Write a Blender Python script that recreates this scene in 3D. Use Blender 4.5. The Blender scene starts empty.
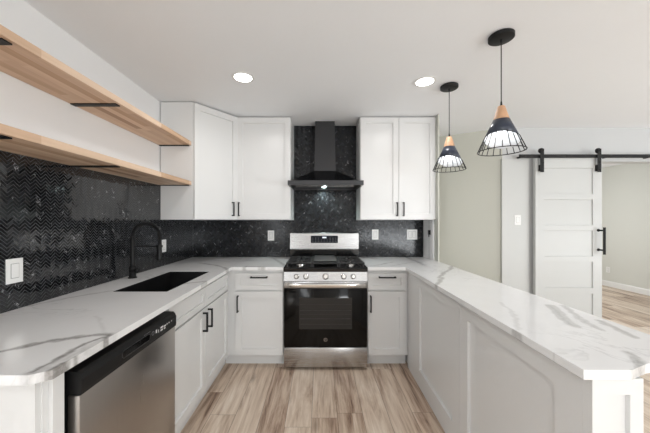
import bpy, bmesh, math, random
from mathutils import Vector, Matrix, noise
random.seed(7)
PI = math.pi
scene = bpy.context.scene
COL = scene.collection

# ------------------------------------------------------------------ camera
# world: X right, Y into the picture (kitchen back wall at y = 0), Z up. Metres.
CAMY = -3.245
def P(Z): return Z + CAMY            # distance from camera -> world y
cam_d = bpy.data.cameras.new('camera'); cam = bpy.data.objects.new('camera', cam_d); COL.objects.link(cam)
cam.location = (0, CAMY, 1.365); cam.rotation_euler = (PI/2, 0, 0)
cam_d.sensor_width = 36; cam_d.lens = 36*280/650
cam_d.shift_x = 6/650; cam_d.shift_y = 3.5/650
cam_d.clip_start = .02; cam_d.clip_end = 100
scene.camera = cam

# ------------------------------------------------------------------ world, added fill light, exposure
w = bpy.data.worlds.new('world'); scene.world = w; w.use_nodes = True
w.node_tree.nodes['Background'].inputs[0].default_value = (.93, .96, 1, 1)
w.node_tree.nodes['Background'].inputs[1].default_value = 1.5
scene.view_settings.view_transform = 'Standard'; scene.view_settings.look = 'None'
scene.view_settings.gamma = 1; scene.view_settings.use_curve_mapping = False
scene.view_settings.exposure = 0.18

def area(name, loc, rot, sx, sy, energy, color=(1, 1, 1), shape='RECTANGLE', spread=PI):
    d = bpy.data.lights.new(name, 'AREA'); d.shape = shape; d.size = sx
    if shape in ('RECTANGLE', 'ELLIPSE'): d.size_y = sy
    d.energy = energy; d.color = color; d.spread = spread
    o = bpy.data.objects.new(name, d); o.location = loc; o.rotation_euler = rot; COL.objects.link(o)
    return o
# added fill light at an invented opening behind the camera
area('daylight_patio', (3.6, -10.35, 1.25), (PI/2+.15, 0, .30), 3.4, 2.2, 18, (.93, .97, 1))
# added uplights, rear and right, out of view, to brighten the ceiling
area('patio_bounce', (3.6, -10.1, .35), (PI/2+.85, 0, .25), 3.4, 1.0, 185, (.93, .97, 1))
area('garden_bounce', (5.75, -3.4, .75), (PI/2+.95, 0, PI/2), 2.6, .6, 78, (.93, .97, 1))
area('daylight_left_window', (-1.44, -6.0, 1.35), (PI/2+.35, 0, -PI/2), 2.2, 1.5, 50, (.93, .97, 1))  # added fill at an invented left opening, lights the peninsula face
area('daylight_far_room', (3.6, 3.35, 1.4), (-PI/2, 0, 0), 2.2, 1.6, 42, (.97, .98, 1))  # added fill for the room beyond; no window behind it
CAN_POWER = 3.3

# ------------------------------------------------------------------ materials
def new_mat(name):
    m = bpy.data.materials.new(name); m.use_nodes = True
    nt = m.node_tree; return m, nt, nt.nodes['Principled BSDF']
def srgb(r, g, b):
    f = lambda c: (c/255/12.92) if c/255 <= .04045 else ((c/255+.055)/1.055)**2.4
    return (f(r), f(g), f(b), 1)
class N:
    def __init__(s, nt): s.nt = nt
    def new(s, t, **kw):
        n = s.nt.nodes.new(t)
        for k, v in kw.items(): setattr(n, k, v)
        return n
    def link(s, a, b): s.nt.links.new(a, b)
    def math(s, op, a, b=None, c=None):
        n = s.new('ShaderNodeMath', operation=op)
        for i, v in enumerate((a, b, c)):
            if v is None: continue
            if isinstance(v, (int, float)): n.inputs[i].default_value = v
            else: s.link(v, n.inputs[i])
        return n.outputs[0]
    def vec(s, x=0, y=0, z=0):
        n = s.new('ShaderNodeCombineXYZ')
        for i, v in enumerate((x, y, z)):
            if isinstance(v, (int, float)): n.inputs[i].default_value = v
            else: s.link(v, n.inputs[i])
        return n.outputs[0]
    def mix(s, f, a, b):
        n = s.new('ShaderNodeMix', data_type='RGBA')
        if isinstance(f, (int, float)): n.inputs[0].default_value = f
        else: s.link(f, n.inputs[0])
        for i, v in ((6, a), (7, b)):
            if isinstance(v, tuple): n.inputs[i].default_value = v
            else: s.link(v, n.inputs[i])
        return n.outputs[2]
    def ramp(s, f, stops):
        n = s.new('ShaderNodeValToRGB'); e = n.color_ramp.elements
        while len(e) > 1: e.remove(e[0])
        e[0].position, e[0].color = stops[0]
        for p, c in stops[1:]:
            k = e.new(p); k.color = c
        s.link(f, n.inputs[0]); return n.outputs[0]
    def noise(s, v, scale, detail=4, rough=.5, dist=0):
        n = s.new('ShaderNodeTexNoise'); s.link(v, n.inputs['Vector'])
        n.inputs['Scale'].default_value = scale; n.inputs['Detail'].default_value = detail
        n.inputs['Roughness'].default_value = rough; n.inputs['Distortion'].default_value = dist
        return n.outputs[0]
    def xyz(s):
        tc = s.new('ShaderNodeTexCoord'); sp = s.new('ShaderNodeSeparateXYZ')
        s.link(tc.outputs['Object'], sp.inputs[0]); return tc.outputs['Object'], sp.outputs
    def bump(s, h, strength, dist, bsdf, normal=None):
        b = s.new('ShaderNodeBump'); b.inputs['Strength'].default_value = strength
        b.inputs['Distance'].default_value = dist; s.link(h, b.inputs['Height'])
        if normal is not None: s.link(normal, b.inputs['Normal'])
        if bsdf is not None: s.link(b.outputs[0], bsdf.inputs['Normal'])
        return b.outputs[0]

def paint(name, col, rough=.5, tex=0, texscale=60, spec=.5, var=.02):
    m, nt, b = new_mat(name); n = N(nt); o, s = n.xyz()
    f = n.noise(o, 3, 3)
    d = tuple(max(0, c*(1-var)) for c in col[:3])+(1,)
    n.link(n.mix(f, d, col), b.inputs['Base Color'])
    b.inputs['Roughness'].default_value = rough; b.inputs['Specular IOR Level'].default_value = spec
    if tex: n.bump(n.noise(o, texscale, 3), tex, .002, b)
    return m
M = {}
M['wall'] = paint('wall_paint', srgb(198, 199, 199), .6, .15, 90)
M['wall_bright'] = paint('bright_wall_paint', srgb(240, 240, 240), .6, .15, 90)  # lighter copy of the wall paint, making up for weak light
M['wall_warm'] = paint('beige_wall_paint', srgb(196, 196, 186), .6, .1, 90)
M['wall_far'] = paint('far_room_paint', srgb(214, 215, 208), .6, .1, 90)
M['ceiling'] = paint('ceiling_paint', srgb(244, 246, 248), .8, .35, 45)
M['cab'] = paint('cabinet_paint', srgb(224, 224, 223), .3, 0)
M['trim'] = paint('trim_paint', srgb(198, 199, 197), .38, 0)
M['black'] = paint('matte_black_metal', srgb(16, 16, 17), .5, .1, 200, spec=.35, var=.2)
M['blackgloss'] = paint('black_enamel', srgb(14, 14, 15), .12, 0, var=.2)
M['hood'] = paint('black_hood_steel', srgb(47, 47, 49), .32, .05, 300, var=.08)
M['hood_dark'] = paint('black_hood_glass', srgb(14, 14, 16), .18, 0)
M['plate'] = paint('white_plastic', srgb(238, 238, 236), .35, 0)
M['plate_dark'] = paint('switch_slot_grey', srgb(120, 120, 120), .5, 0)
M['iron'] = paint('cast_iron', srgb(34, 34, 35), .45, .5, 150, var=.3)
M['griddle'] = paint('griddle_plate', srgb(62, 62, 62), .4, .2, 150, var=.1)
M['sink'] = paint('black_composite', srgb(26, 26, 27), .35, .1, 400, var=.3)
M['navy'] = paint('navy_lamp_metal', srgb(50, 56, 70), .28, 0, var=.05)
M['lampwhite'] = paint('white_lamp_lining', srgb(240, 242, 245), .45, 0)
M['icon'] = paint('panel_print_white', srgb(215, 215, 215), .5, 0)
M['icon_grey'] = paint('panel_print_grey', srgb(120, 122, 126), .5, 0)
M['ashwood'] = None

def steel(name, col, rough=.28, axis=0):
    m, nt, b = new_mat(name); n = N(nt); o, s = n.xyz()
    sc = [3, 3, 3]; sc[axis] = 3
    v = n.vec(n.math('MULTIPLY', s[0], 4 if axis == 0 else 400), n.math('MULTIPLY', s[1], 4 if axis == 1 else 400), n.math('MULTIPLY', s[2], 4 if axis == 2 else 400))
    f = n.noise(v, 1, 3)
    n.link(n.mix(f, tuple(c*.88 for c in col[:3])+(1,), col), b.inputs['Base Color'])
    b.inputs['Metallic'].default_value = 1
    n.link(n.math('MULTIPLY_ADD', f, .12, rough-.06), b.inputs['Roughness'])
    n.bump(f, .06, .001, b)
    return m
M['steel'] = steel('brushed_steel', srgb(188, 187, 186), .26, 0)
M['steel_dw'] = steel('brushed_steel_upright', srgb(186, 181, 176), .30, 2)
M['chrome'] = steel('polished_steel', srgb(225, 222, 218), .14, 0)

def glassblack(name, col, rough=.06):
    m, nt, b = new_mat(name); n = N(nt); o, s = n.xyz()
    n.link(n.mix(n.noise(o, 8), col, tuple(c*1.2 for c in col[:3])+(1,)), b.inputs['Base Color'])
    b.inputs['Roughness'].default_value = rough; b.inputs['Specular IOR Level'].default_value = .25; return m
M['ovenglass'] = glassblack('oven_door_glass', srgb(14, 13, 12), .08)
M['ovenwindow'] = glassblack('oven_window_glass', srgb(44, 42, 40), .25)
M['display'] = glassblack('display_glass', srgb(24, 27, 34), .1)

def emit(name, col, strength):
    m, nt, b = new_mat(name); n = N(nt)
    b.inputs['Base Color'].default_value = (.9, .9, .9, 1)
    b.inputs['Emission Color'].default_value = col; b.inputs['Emission Strength'].default_value = strength
    return m
M['lamp_disc'] = emit('recessed_lamp_lens', (1, .985, .96, 1), 7)
M['bulb'] = emit('pendant_bulb', (.93, .97, 1, 1), 4)
M['hoodlens'] = emit('hood_lamp_lens', (.8, 1, .97, 1), 12)

def wood_staves(name, cols, sw=.045, sl=.45, axis_len=1, axis_w=0):
    m, nt, b = new_mat(name); n = N(nt); o, s = n.xyz()
    a = n.math('DIVIDE', s[axis_w], sw); c = n.math('FLOOR', a)
    wn = n.new('ShaderNodeTexWhiteNoise', noise_dimensions='1D'); n.link(c, wn.inputs['W'])
    t = n.math('ADD', n.math('DIVIDE', s[axis_len], sl), wn.outputs[0]); r = n.math('FLOOR', t)
    w2 = n.new('ShaderNodeTexWhiteNoise', noise_dimensions='3D'); n.link(n.vec(c, r, 0), w2.inputs['Vector'])
    k = [s[0], s[1], s[2]]
    gv = n.vec(*[n.math('MULTIPLY', k[i], 2.2 if i == axis_len else 45) for i in range(3)])
    gr = n.noise(gv, 1, 5, .6, .4)
    base = n.ramp(w2.outputs[0], [(i/(len(cols)-1), cc) for i, cc in enumerate(cols)])
    dark = n.mix(1.0, base, base)
    mm = n.new('ShaderNodeMix', data_type='RGBA', blend_type='MULTIPLY')
    n.link(n.math('MULTIPLY', gr, .55), mm.inputs[0]); n.link(base, mm.inputs[6]); mm.inputs[7].default_value = (.55, .45, .38, 1)
    n.link(mm.outputs[2], b.inputs['Base Color']); b.inputs['Roughness'].default_value = .5
    return m
M['shelf'] = wood_staves('butcher_block_wood', [srgb(208, 172, 138), srgb(240, 214, 188), srgb(226, 196, 168), srgb(180, 140, 106)])
M['lampwood'] = wood_staves('turned_beech_wood', [srgb(216, 172, 136), srgb(222, 180, 145)], .3, .5, 2, 0)

def plank_floor():
    m, nt, b = new_mat('vinyl_plank_floor'); n = N(nt); o, s = n.xyz()
    PW, PL = .178, 1.22
    a = n.math('DIVIDE', n.math('ADD', s[0], .05), PW); c = n.math('FLOOR', a); fa = n.math('FRACT', a)
    wn = n.new('ShaderNodeTexWhiteNoise', noise_dimensions='1D'); n.link(c, wn.inputs['W'])
    t = n.math('ADD', n.math('DIVIDE', s[1], PL), n.math('MULTIPLY', wn.outputs[0], 7)); r = n.math('FLOOR', t); ft = n.math('FRACT', t)
    w2 = n.new('ShaderNodeTexWhiteNoise', noise_dimensions='3D'); n.link(n.vec(c, r, 3), w2.inputs['Vector'])
    off = n.math('MULTIPLY', w2.outputs[0], 30)
    gv = n.vec(n.math('MULTIPLY_ADD', s[0], 11, off), n.math('MULTIPLY_ADD', s[1], 1.2, off), off)
    g1 = n.noise(gv, 1, 7, .66, .9)
    gv2 = n.vec(n.math('MULTIPLY_ADD', s[0], 70, off), n.math('MULTIPLY_ADD', s[1], 3, off), off)
    g2 = n.noise(gv2, 1, 4, .6, .3)
    tone = n.math('ADD', n.math('MULTIPLY', w2.outputs[0], .36), n.math('ADD', n.math('MULTIPLY', g1, 1.35), n.math('MULTIPLY_ADD', g2, .55, -.66)))
    col = n.ramp(tone, [(.10, srgb(112, 88, 72)), (.24, srgb(172, 147, 128)), (.44, srgb(208, 188, 168)), (.64, srgb(226, 210, 193)), (.88, srgb(236, 225, 212))])
    # knots
    kv = n.vec(n.math('MULTIPLY_ADD', s[0], 5.0, off), n.math('MULTIPLY_ADD', s[1], 1.6, off), 0)
    vo = n.new('ShaderNodeTexVoronoi'); n.link(kv, vo.inputs['Vector']); vo.inputs['Scale'].default_value = 1
    kn = n.math('SUBTRACT', 1, n.math('MINIMUM', n.math('MULTIPLY', vo.outputs[0], 7), 1))
    col = n.mix(n.math('MULTIPLY', kn, .55), col, srgb(84, 60, 46))
    e1 = n.math('LESS_THAN', n.math('MINIMUM', fa, n.math('SUBTRACT', 1, fa)), .010)
    e2 = n.math('LESS_THAN', n.math('MINIMUM', ft, n.math('SUBTRACT', 1, ft)), .0012)
    gap = n.math('MAXIMUM', e1, e2)
    col = n.mix(n.math('MULTIPLY', gap, .55), col, srgb(80, 62, 50))
    n.link(col, b.inputs['Base Color']); b.inputs['Roughness'].default_value = .42
    n.bump(n.math('SUBTRACT', g2, n.math('MULTIPLY', gap, 1)), .12, .002, b)
    return m
M['floor'] = plank_floor()

def tile_mat(name, axis, ior=1.7, rough=.07, tilt=.03):
    """black marble in a chevron mosaic: narrow columns of slanted strips"""
    m, nt, b = new_mat(name); n = N(nt); o, s = n.xyz()
    C, PT = .0265, .0185
    a = n.math('DIVIDE', s[axis], C); c = n.math('FLOOR', a); f = n.math('FRACT', a)
    tri = n.math('PINGPONG', a, 1)
    t = n.math('DIVIDE', n.math('MULTIPLY_ADD', tri, C*.95, s[2]), PT)
    r = n.math('FLOOR', t); g = n.math('FRACT', t)
    wn = n.new('ShaderNodeTexWhiteNoise', noise_dimensions='3D'); n.link(n.vec(c, r, 1), wn.inputs['Vector'])
    ed = n.math('MULTIPLY', n.math('MINIMUM', g, n.math('SUBTRACT', 1, g)), PT)
    grout = n.math('LESS_THAN', ed, .0009)
    base = n.ramp(wn.outputs[0], [(0, srgb(14, 15, 17)), (.6, srgb(24, 25, 28)), (1, srgb(42, 44, 48))])
    # white calcite streaks, cut tile by tile
    jit = n.new('ShaderNodeVectorMath', operation='MULTIPLY_ADD'); n.link(wn.outputs[1], jit.inputs[0]); jit.inputs[1].default_value = (.5, .5, .5); n.link(o, jit.inputs[2])
    v1 = n.noise(jit.outputs[0], 9, 5, .6, 1.5)
    st = n.math('LESS_THAN', n.math('ABSOLUTE', n.math('SUBTRACT', v1, .5)), .004)
    pick = n.math('GREATER_THAN', wn.outputs[0], .88)
    base = n.mix(n.math('MULTIPLY', st, n.math('MULTIPLY', pick, .8)), base, srgb(200, 200, 200))
    v2 = n.noise(jit.outputs[0], 40, 4, .6)
    base = n.mix(n.math('MULTIPLY', n.math('GREATER_THAN', v2, .72), .22), base, srgb(120, 120, 122))
    base = n.mix(grout, base, srgb(58, 60, 62))
    n.link(base, b.inputs['Base Color'])
    n.link(n.math('MULTIPLY_ADD', grout, .5, rough), b.inputs['Roughness']); b.inputs['IOR'].default_value = ior
    geo = n.new('ShaderNodeNewGeometry')
    sub = n.new('ShaderNodeVectorMath', operation='SUBTRACT'); n.link(wn.outputs[1], sub.inputs[0]); sub.inputs[1].default_value = (.5, .5, .5)
    sc = n.new('ShaderNodeVectorMath', operation='MULTIPLY_ADD'); n.link(sub.outputs[0], sc.inputs[0]); sc.inputs[1].default_value = (tilt, tilt, tilt); n.link(geo.outputs['Normal'], sc.inputs[2])
    nm = n.new('ShaderNodeVectorMath', operation='NORMALIZE'); n.link(sc.outputs[0], nm.inputs[0])
    h = n.math('MINIMUM', n.math('DIVIDE', ed, .002), 1)
    n.bump(h, .5, .0015, b, nm.outputs[0])
    return m
M['tile_left'] = tile_mat('black_chevron_tile_left', 1)
M['tile_back'] = tile_mat('black_chevron_tile_back', 0, 1.38, .15, .015)

def quartz():
    m, nt, b = new_mat('white_quartz'); n = N(nt); o, s = n.xyz()
    at = n.new('ShaderNodeAttribute', attribute_name='vein'); vf = at.outputs['Fac']
    wv = n.noise(o, 3, 5, .6, 1.2)
    fine = n.math('SUBTRACT', 1, n.math('MINIMUM', n.math('MULTIPLY', n.math('ABSOLUTE', n.math('SUBTRACT', wv, .5)), 45), 1))
    patch = n.ramp(n.noise(o, 1.7, 2), [(.48, (0, 0, 0, 1)), (.62, (1, 1, 1, 1))])
    base = n.mix(n.noise(o, 6, 4), srgb(234, 234, 234), srgb(243, 243, 243))
    base = n.mix(n.math('MULTIPLY', n.math('MULTIPLY', fine, patch), .28), base, srgb(160, 160, 160))
    grain = n.noise(o, 70, 4, .7)
    vm = n.math('MULTIPLY', vf, n.math('MULTIPLY_ADD', grain, .9, .45))
    vm = n.math('MINIMUM', vm, 1)
    base = n.mix(vm, base, srgb(140, 137, 134))
    n.link(base, b.inputs['Base Color']); b.inputs['Roughness'].default_value = .13
    return m
M['quartz'] = quartz()

# ------------------------------------------------------------------ mesh helpers
def link(name, me, mat, parent=None):
    o = bpy.data.objects.new(name, me)
    if mat is not None: me.materials.append(M[mat] if isinstance(mat, str) else mat)
    COL.objects.link(o)
    if parent is not None: o.parent = parent
    return o
def world_origin(parent):
    v = Vector((0, 0, 0))
    while parent is not None: v += parent.location; parent = parent.parent
    return v
def obj(name, bm, mat, parent=None, smooth=False, bevel=0):
    """bm is in world coordinates; stored relative to its parent"""
    if bevel: 
        es = [e for e in bm.edges if len(e.link_faces) == 2 and e.calc_face_angle(0) > .6]
        bmesh.ops.bevel(bm, geom=es, offset=bevel, segments=2, affect='EDGES', profile=.5)
    bmesh.ops.recalc_face_normals(bm, faces=bm.faces)
    off = world_origin(parent)
    bmesh.ops.translate(bm, verts=bm.verts, vec=-off)
    if parent is None:      # put the origin at the base centre
        xs = [v.co.x for v in bm.verts]; ys = [v.co.y for v in bm.verts]; zs = [v.co.z for v in bm.verts]
    me = bpy.data.meshes.new(name)
    if smooth:
        for f in bm.faces: f.smooth = True
    bm.to_mesh(me); bm.free()
    if smooth:
        try: me.set_sharp_from_angle(angle=math.radians(40))
        except Exception: pass
    return link(name, me, mat, parent)
def BM(): return bmesh.new()
def box(bm, x0, x1, y0, y1, z0, z1, bev=0):
    r = bmesh.ops.create_cube(bm, size=1)
    vs = r['verts']
    for v in vs:
        v.co = Vector((x0+(v.co.x+.5)*(x1-x0), y0+(v.co.y+.5)*(y1-y0), z0+(v.co.z+.5)*(z1-z0)))
    if bev:
        es = list({e for v in vs for e in v.link_edges})
        bmesh.ops.bevel(bm, geom=es, offset=bev, segments=2, affect='EDGES', profile=.5)
    return bm
def prism(bm, pts, z0, z1):
    lo = [bm.verts.new((x, y, z0)) for x, y in pts]; hi = [bm.verts.new((x, y, z1)) for x, y in pts]
    bm.faces.new(lo[::-1]); bm.faces.new(hi)
    k = len(pts)
    for i in range(k): bm.faces.new((lo[i], lo[(i+1) % k], hi[(i+1) % k], hi[i]))
    return bm
def prism_axis(bm, pts, a0, a1, axis):
    """profile pts in the plane normal to axis ('x': (y,z); 'y': (x,z)), extruded from a0 to a1"""
    f = (lambda a, p: (a, p[0], p[1])) if axis == 'x' else (lambda a, p: (p[0], a, p[1]))
    lo = [bm.verts.new(f(a0, p)) for p in pts]; hi = [bm.verts.new(f(a1, p)) for p in pts]
    bm.faces.new(lo[::-1]); bm.faces.new(hi); k = len(pts)
    for i in range(k): bm.faces.new((lo[i], lo[(i+1) % k], hi[(i+1) % k], hi[i]))
    return bm
def cyl(bm, c, r, h, axis='z', seg=24, r2=None):
    m = {'z': Matrix(), 'x': Matrix.Rotation(PI/2, 4, 'Y'), 'y': Matrix.Rotation(PI/2, 4, 'X')}[axis]
    bmesh.ops.create_cone(bm, cap_ends=True, segments=seg, radius1=r, radius2=r if r2 is None else r2, depth=h, matrix=Matrix.Translation(c) @ m)
    return bm
def lathe(bm, prof, c=(0, 0, 0), seg=32, closed=False):
    rings = []
    for r, z in prof:
        rings.append([bm.verts.new((c[0]+r*math.cos(2*PI*i/seg), c[1]+r*math.sin(2*PI*i/seg), c[2]+z)) for i in range(seg)])
    n = len(rings)
    for k in range(n if closed else n-1):
        a, b_ = rings[k], rings[(k+1) % n]
        for i in range(seg): bm.faces.new((a[i], a[(i+1) % seg], b_[(i+1) % seg], b_[i]))
    if not closed:
        if prof[0][0] > 1e-5: bm.faces.new(rings[0][::-1])
        if prof[-1][0] > 1e-5: bm.faces.new(rings[-1])
    return bm
def tube(bm, pts, r, seg=8, closed=False):
    pts = [Vector(p) for p in pts]; n = len(pts); rings = []
    up = None
    for i, p in enumerate(pts):
        if closed: t = pts[(i+1) % n]-pts[i-1]
        else: t = pts[min(i+1, n-1)]-pts[max(i-1, 0)]
        t.normalize()
        if up is None:
            up = t.orthogonal().normalized()
        up = (up-t*up.dot(t)).normalized()
        s = t.cross(up)
        rr = r[i] if isinstance(r, (list, tuple)) else r
        rings.append([bm.verts.new(p+up*math.cos(2*PI*k/seg)*rr+s*math.sin(2*PI*k/seg)*rr) for k in range(seg)])
    for i in range(n if closed else n-1):
        a, b_ = rings[i], rings[(i+1) % n]
        for k in range(seg): bm.faces.new((a[k], a[(k+1) % seg], b_[(k+1) % seg], b_[k]))
    if not closed: bm.faces.new(rings[0][::-1]); bm.faces.new(rings[-1])
    return bm
def paneled(w, h, t, cells, rec=.008, slope=.002):
    """slab w x h x t standing in x-z, front towards -y at y=0; cells = recessed rectangles (x0,x1,z0,z1), origin at lower centre"""
    bm = BM()
    xs = sorted({-w/2, w/2} | {c[0] for c in cells} | {c[1] for c in cells})
    zs = sorted({0, h} | {c[2] for c in cells} | {c[3] for c in cells})
    g = {}
    for i, x in enumerate(xs):
        for j, z in enumerate(zs): g[i, j] = bm.verts.new((x, 0, z))
    rf = []
    for i in range(len(xs)-1):
        for j in range(len(zs)-1):
            f = bm.faces.new((g[i, j], g[i+1, j], g[i+1, j+1], g[i, j+1]))
            cx, cz = (xs[i]+xs[i+1])/2, (zs[j]+zs[j+1])/2
            if any(c[0] < cx < c[1] and c[2] < cz < c[3] for c in cells): rf.append(f)
    bd = [e for e in bm.edges if len(e.link_faces) == 1]
    r = bmesh.ops.extrude_edge_only(bm, edges=bd)
    nv = [v for v in r['geom'] if isinstance(v, bmesh.types.BMVert)]
    for v in nv: v.co.y = t
    ne = [e for e in r['geom'] if isinstance(e, bmesh.types.BMEdge) and all(v.co.y > t*.9 for v in e.verts)]
    bmesh.ops.contextual_create(bm, geom=ne)
    rb = {}
    for f in rf:
        bmesh.ops.inset_region(bm, faces=[f], thickness=slope, depth=0)
        for v in f.verts: v.co.y += rec
    return bm
def shaker(w, h, t=.02, fr=.057, rec=.012):
    return paneled(w, h, t, [(-w/2+fr, w/2-fr, fr, h-fr)], rec)
def place(bm, x, y, z, ang=0):
    bmesh.ops.transform(bm, matrix=Matrix.Translation((x, y, z)) @ Matrix.Rotation(ang, 4, 'Z'), verts=bm.verts)
    return bm
def thing(name, label, cat, loc=(0, 0, 0), group=None):
    o = bpy.data.objects.new(name, None); o.empty_display_size = .05; COL.objects.link(o); o.location = loc
    o['label'] = label; o['category'] = cat
    if group: o['group'] = group
    return o
def tag(o, label, cat, group=None):
    o['label'] = label; o['category'] = cat
    if group: o['group'] = group
    return o
def struct(name, bm, mat, bevel=0):
    o = obj(name, bm, mat, None, bevel=bevel); o['kind'] = 'structure'; return o
def bar_pull(name, parent, p, length, ang, vertical, label=None):
    """black square bar pull; local: stands out towards -y"""
    bm = BM(); a = .0055; L = length/2
    if vertical:
        box(bm, -a, a, -.036, -.025, -L, L); box(bm, -a, a, -.025, 0, L-2*a, L); box(bm, -a, a, -.025, 0, -L, -L+2*a)
    else:
        box(bm, -L, L, -.036, -.025, -a, a); box(bm, L-2*a, L, -.025, 0, -a, a); box(bm, -L, -L+2*a, -.025, 0, -a, a)
    place(bm, p[0], p[1], p[2], ang)
    o = obj(name, bm, 'black', parent)
    if label: o['label'] = label
    return o

CT = .935; CB = .907             # countertop top and underside
CEIL = 2.457
XL = -1.46                       # tiled face of the left wall
# ================================================================== SETTING
struct('floor', box(BM(), XL-.2, 6.1, -10.6, 3.7, -.1, 0), 'floor')
struct('ceiling', box(BM(), XL-.2, 6.1, -10.6, 3.7, CEIL, CEIL+.1), 'ceiling')
bm = BM(); box(bm, XL-.13, XL-.008, -4.9, .13, 0, CEIL); box(bm, XL-.13, XL-.008, -10.6, -7.1, 0, CEIL)
box(bm, XL-.13, XL-.008, -7.1, -4.9, 0, .6); box(bm, XL-.13, XL-.008, -7.1, -4.9, 2.1, CEIL)
struct('wall_left', bm, 'wall_bright')
struct('wall_back', box(BM(), XL-.008, 1.33, .008, .13, 0, CEIL), 'wall')
# alcove wall running at an angle behind the peninsula
bm = BM(); prism(bm, [(1.33, .553), (2.18, .085), (2.18, .205), (1.33, .68)], 0, CEIL); struct('wall_alcove', bm, 'wall_warm')
struct('wall_alcove_side', box(BM(), 1.21, 1.33, .131, .68, 0, CEIL), 'wall_warm')
bm = BM(); WY = .085
box(bm, 2.18, 2.60, WY, WY+.12, 0, CEIL); box(bm, 2.60, 4.45, WY, WY+.12, 2.06, CEIL); box(bm, 4.45, 5.96, WY, WY+.12, 0, CEIL)
struct('wall_doorway', bm, 'wall')
bm = BM(); box(bm, 5.96, 6.1, -10.6, -4.7, 0, CEIL); box(bm, 5.96, 6.1, -2.1, 3.7, 0, CEIL); box(bm, 5.96, 6.1, -4.7, -2.1, 0, .6); box(bm, 5.96, 6.1, -4.7, -2.1, 2.2, CEIL)
struct('wall_right', bm, 'wall_far')
bm = BM(); box(bm, XL-.13, 2.2, -10.72, -10.6, 0, CEIL); box(bm, 5.6, 6.1, -10.72, -10.6, 0, CEIL); box(bm, 2.2, 5.6, -10.72, -10.6, 2.3, CEIL)
struct('wall_rear', bm, 'wall')
struct('wall_far', box(BM(), 2.1, 6.1, 3.58, 3.7, 0, CEIL), 'wall_far')
struct('wall_far_side', box(BM(), 2.18, 2.30, .206, 3.58, 0, CEIL), 'wall_far')
bm = BM(); prism_axis(bm, [(5.96, 0), (5.945, 0), (5.945, .09), (5.951, .11), (5.96, .11)], .21, 3.57, 'y')
struct('baseboard_right', bm, 'plate')
# wide flat casing board on the wall beside the sliding door
struct('trim_1', box(BM(), 2.163, 2.482, WY-.02, WY-.0005, 0, 2.09), 'trim', bevel=.002)

# ------------------------------------------------------------------ backsplashes
o = obj('backsplash', box(BM(), XL-.0078, XL, -2.55, -.0005, CT+.0005, 1.684), 'tile_left')
tag(o, 'black chevron tile backsplash on the left wall below the wooden shelves', 'backsplash')
bm = BM(); box(bm, XL+.001, 1.208, 0, .0078, CT+.0005, 1.362); box(bm, -.289, .437, 0, .0078, 1.362, CEIL-.001)
o = obj('backsplash', bm, 'tile_back'); tag(o, 'black marble tile backsplash on the back wall behind range and hood', 'backsplash')

# tall white end panel closing the wall cabinet run
t = thing('partition', 'tall narrow partition strip beside the right wall cabinet with a black latch', 'partition', (1.228, -.18, CT+.001))
obj('board', box(BM(), 1.2125, 1.240, -.262, .13, CT+.001, CEIL-.002), 'wall_bright', t)
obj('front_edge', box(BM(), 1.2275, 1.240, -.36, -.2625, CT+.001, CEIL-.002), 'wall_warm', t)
bm = BM(); box(bm, 1.2105, 1.2122, -.165, -.160, CT+.001, 1.36); obj('seam', bm, 'plate_dark', t)
bm = BM(); box(bm, 1.196, 1.2125, -.205, -.165, 1.205, 1.255, .004); cyl(bm, (1.2, -.185, 1.195), .005, .03)
obj('latch', bm, 'black', t)['label'] = 'small black latch'

# ================================================================== COUNTERTOPS
def px(x, y):                    # a point of the worktop seen in the photograph
    s = (y-220)/(1.365-CT); return ((x-319)/s, P(280/s))
def vein_value(x, y, veins):
    p = Vector((x*7, y*7, 0)); q = Vector((x*28, y*28, 4))
    jx = noise.noise(p)*.022+noise.noise(q)*.012; jy = noise.noise(p+Vector((9, 5, 2)))*.022+noise.noise(q+Vector((3, 8, 1)))*.012
    X, Y = x+jx, y+jy; best = 0
    for pts, wd, st in veins:
        for (ax, ay), (bx, by) in zip(pts, pts[1:]):
            dx, dy = bx-ax, by-ay; L = dx*dx+dy*dy
            tt = max(0, min(1, ((X-ax)*dx+(Y-ay)*dy)/L)) if L > 0 else 0
            d = math.hypot(X-ax-tt*dx, Y-ay-tt*dy)
            if d < wd*2.5:
                k = d/wd
                v = st*(math.exp(-(k*1.15)**2)*.75 + .35*math.exp(-((k-1)/.28)**2))
                if v > best: best = v
    return best
def pen(x, y): return x+.018*(y-P(1.7)) if x < 1.0 else x
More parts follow.
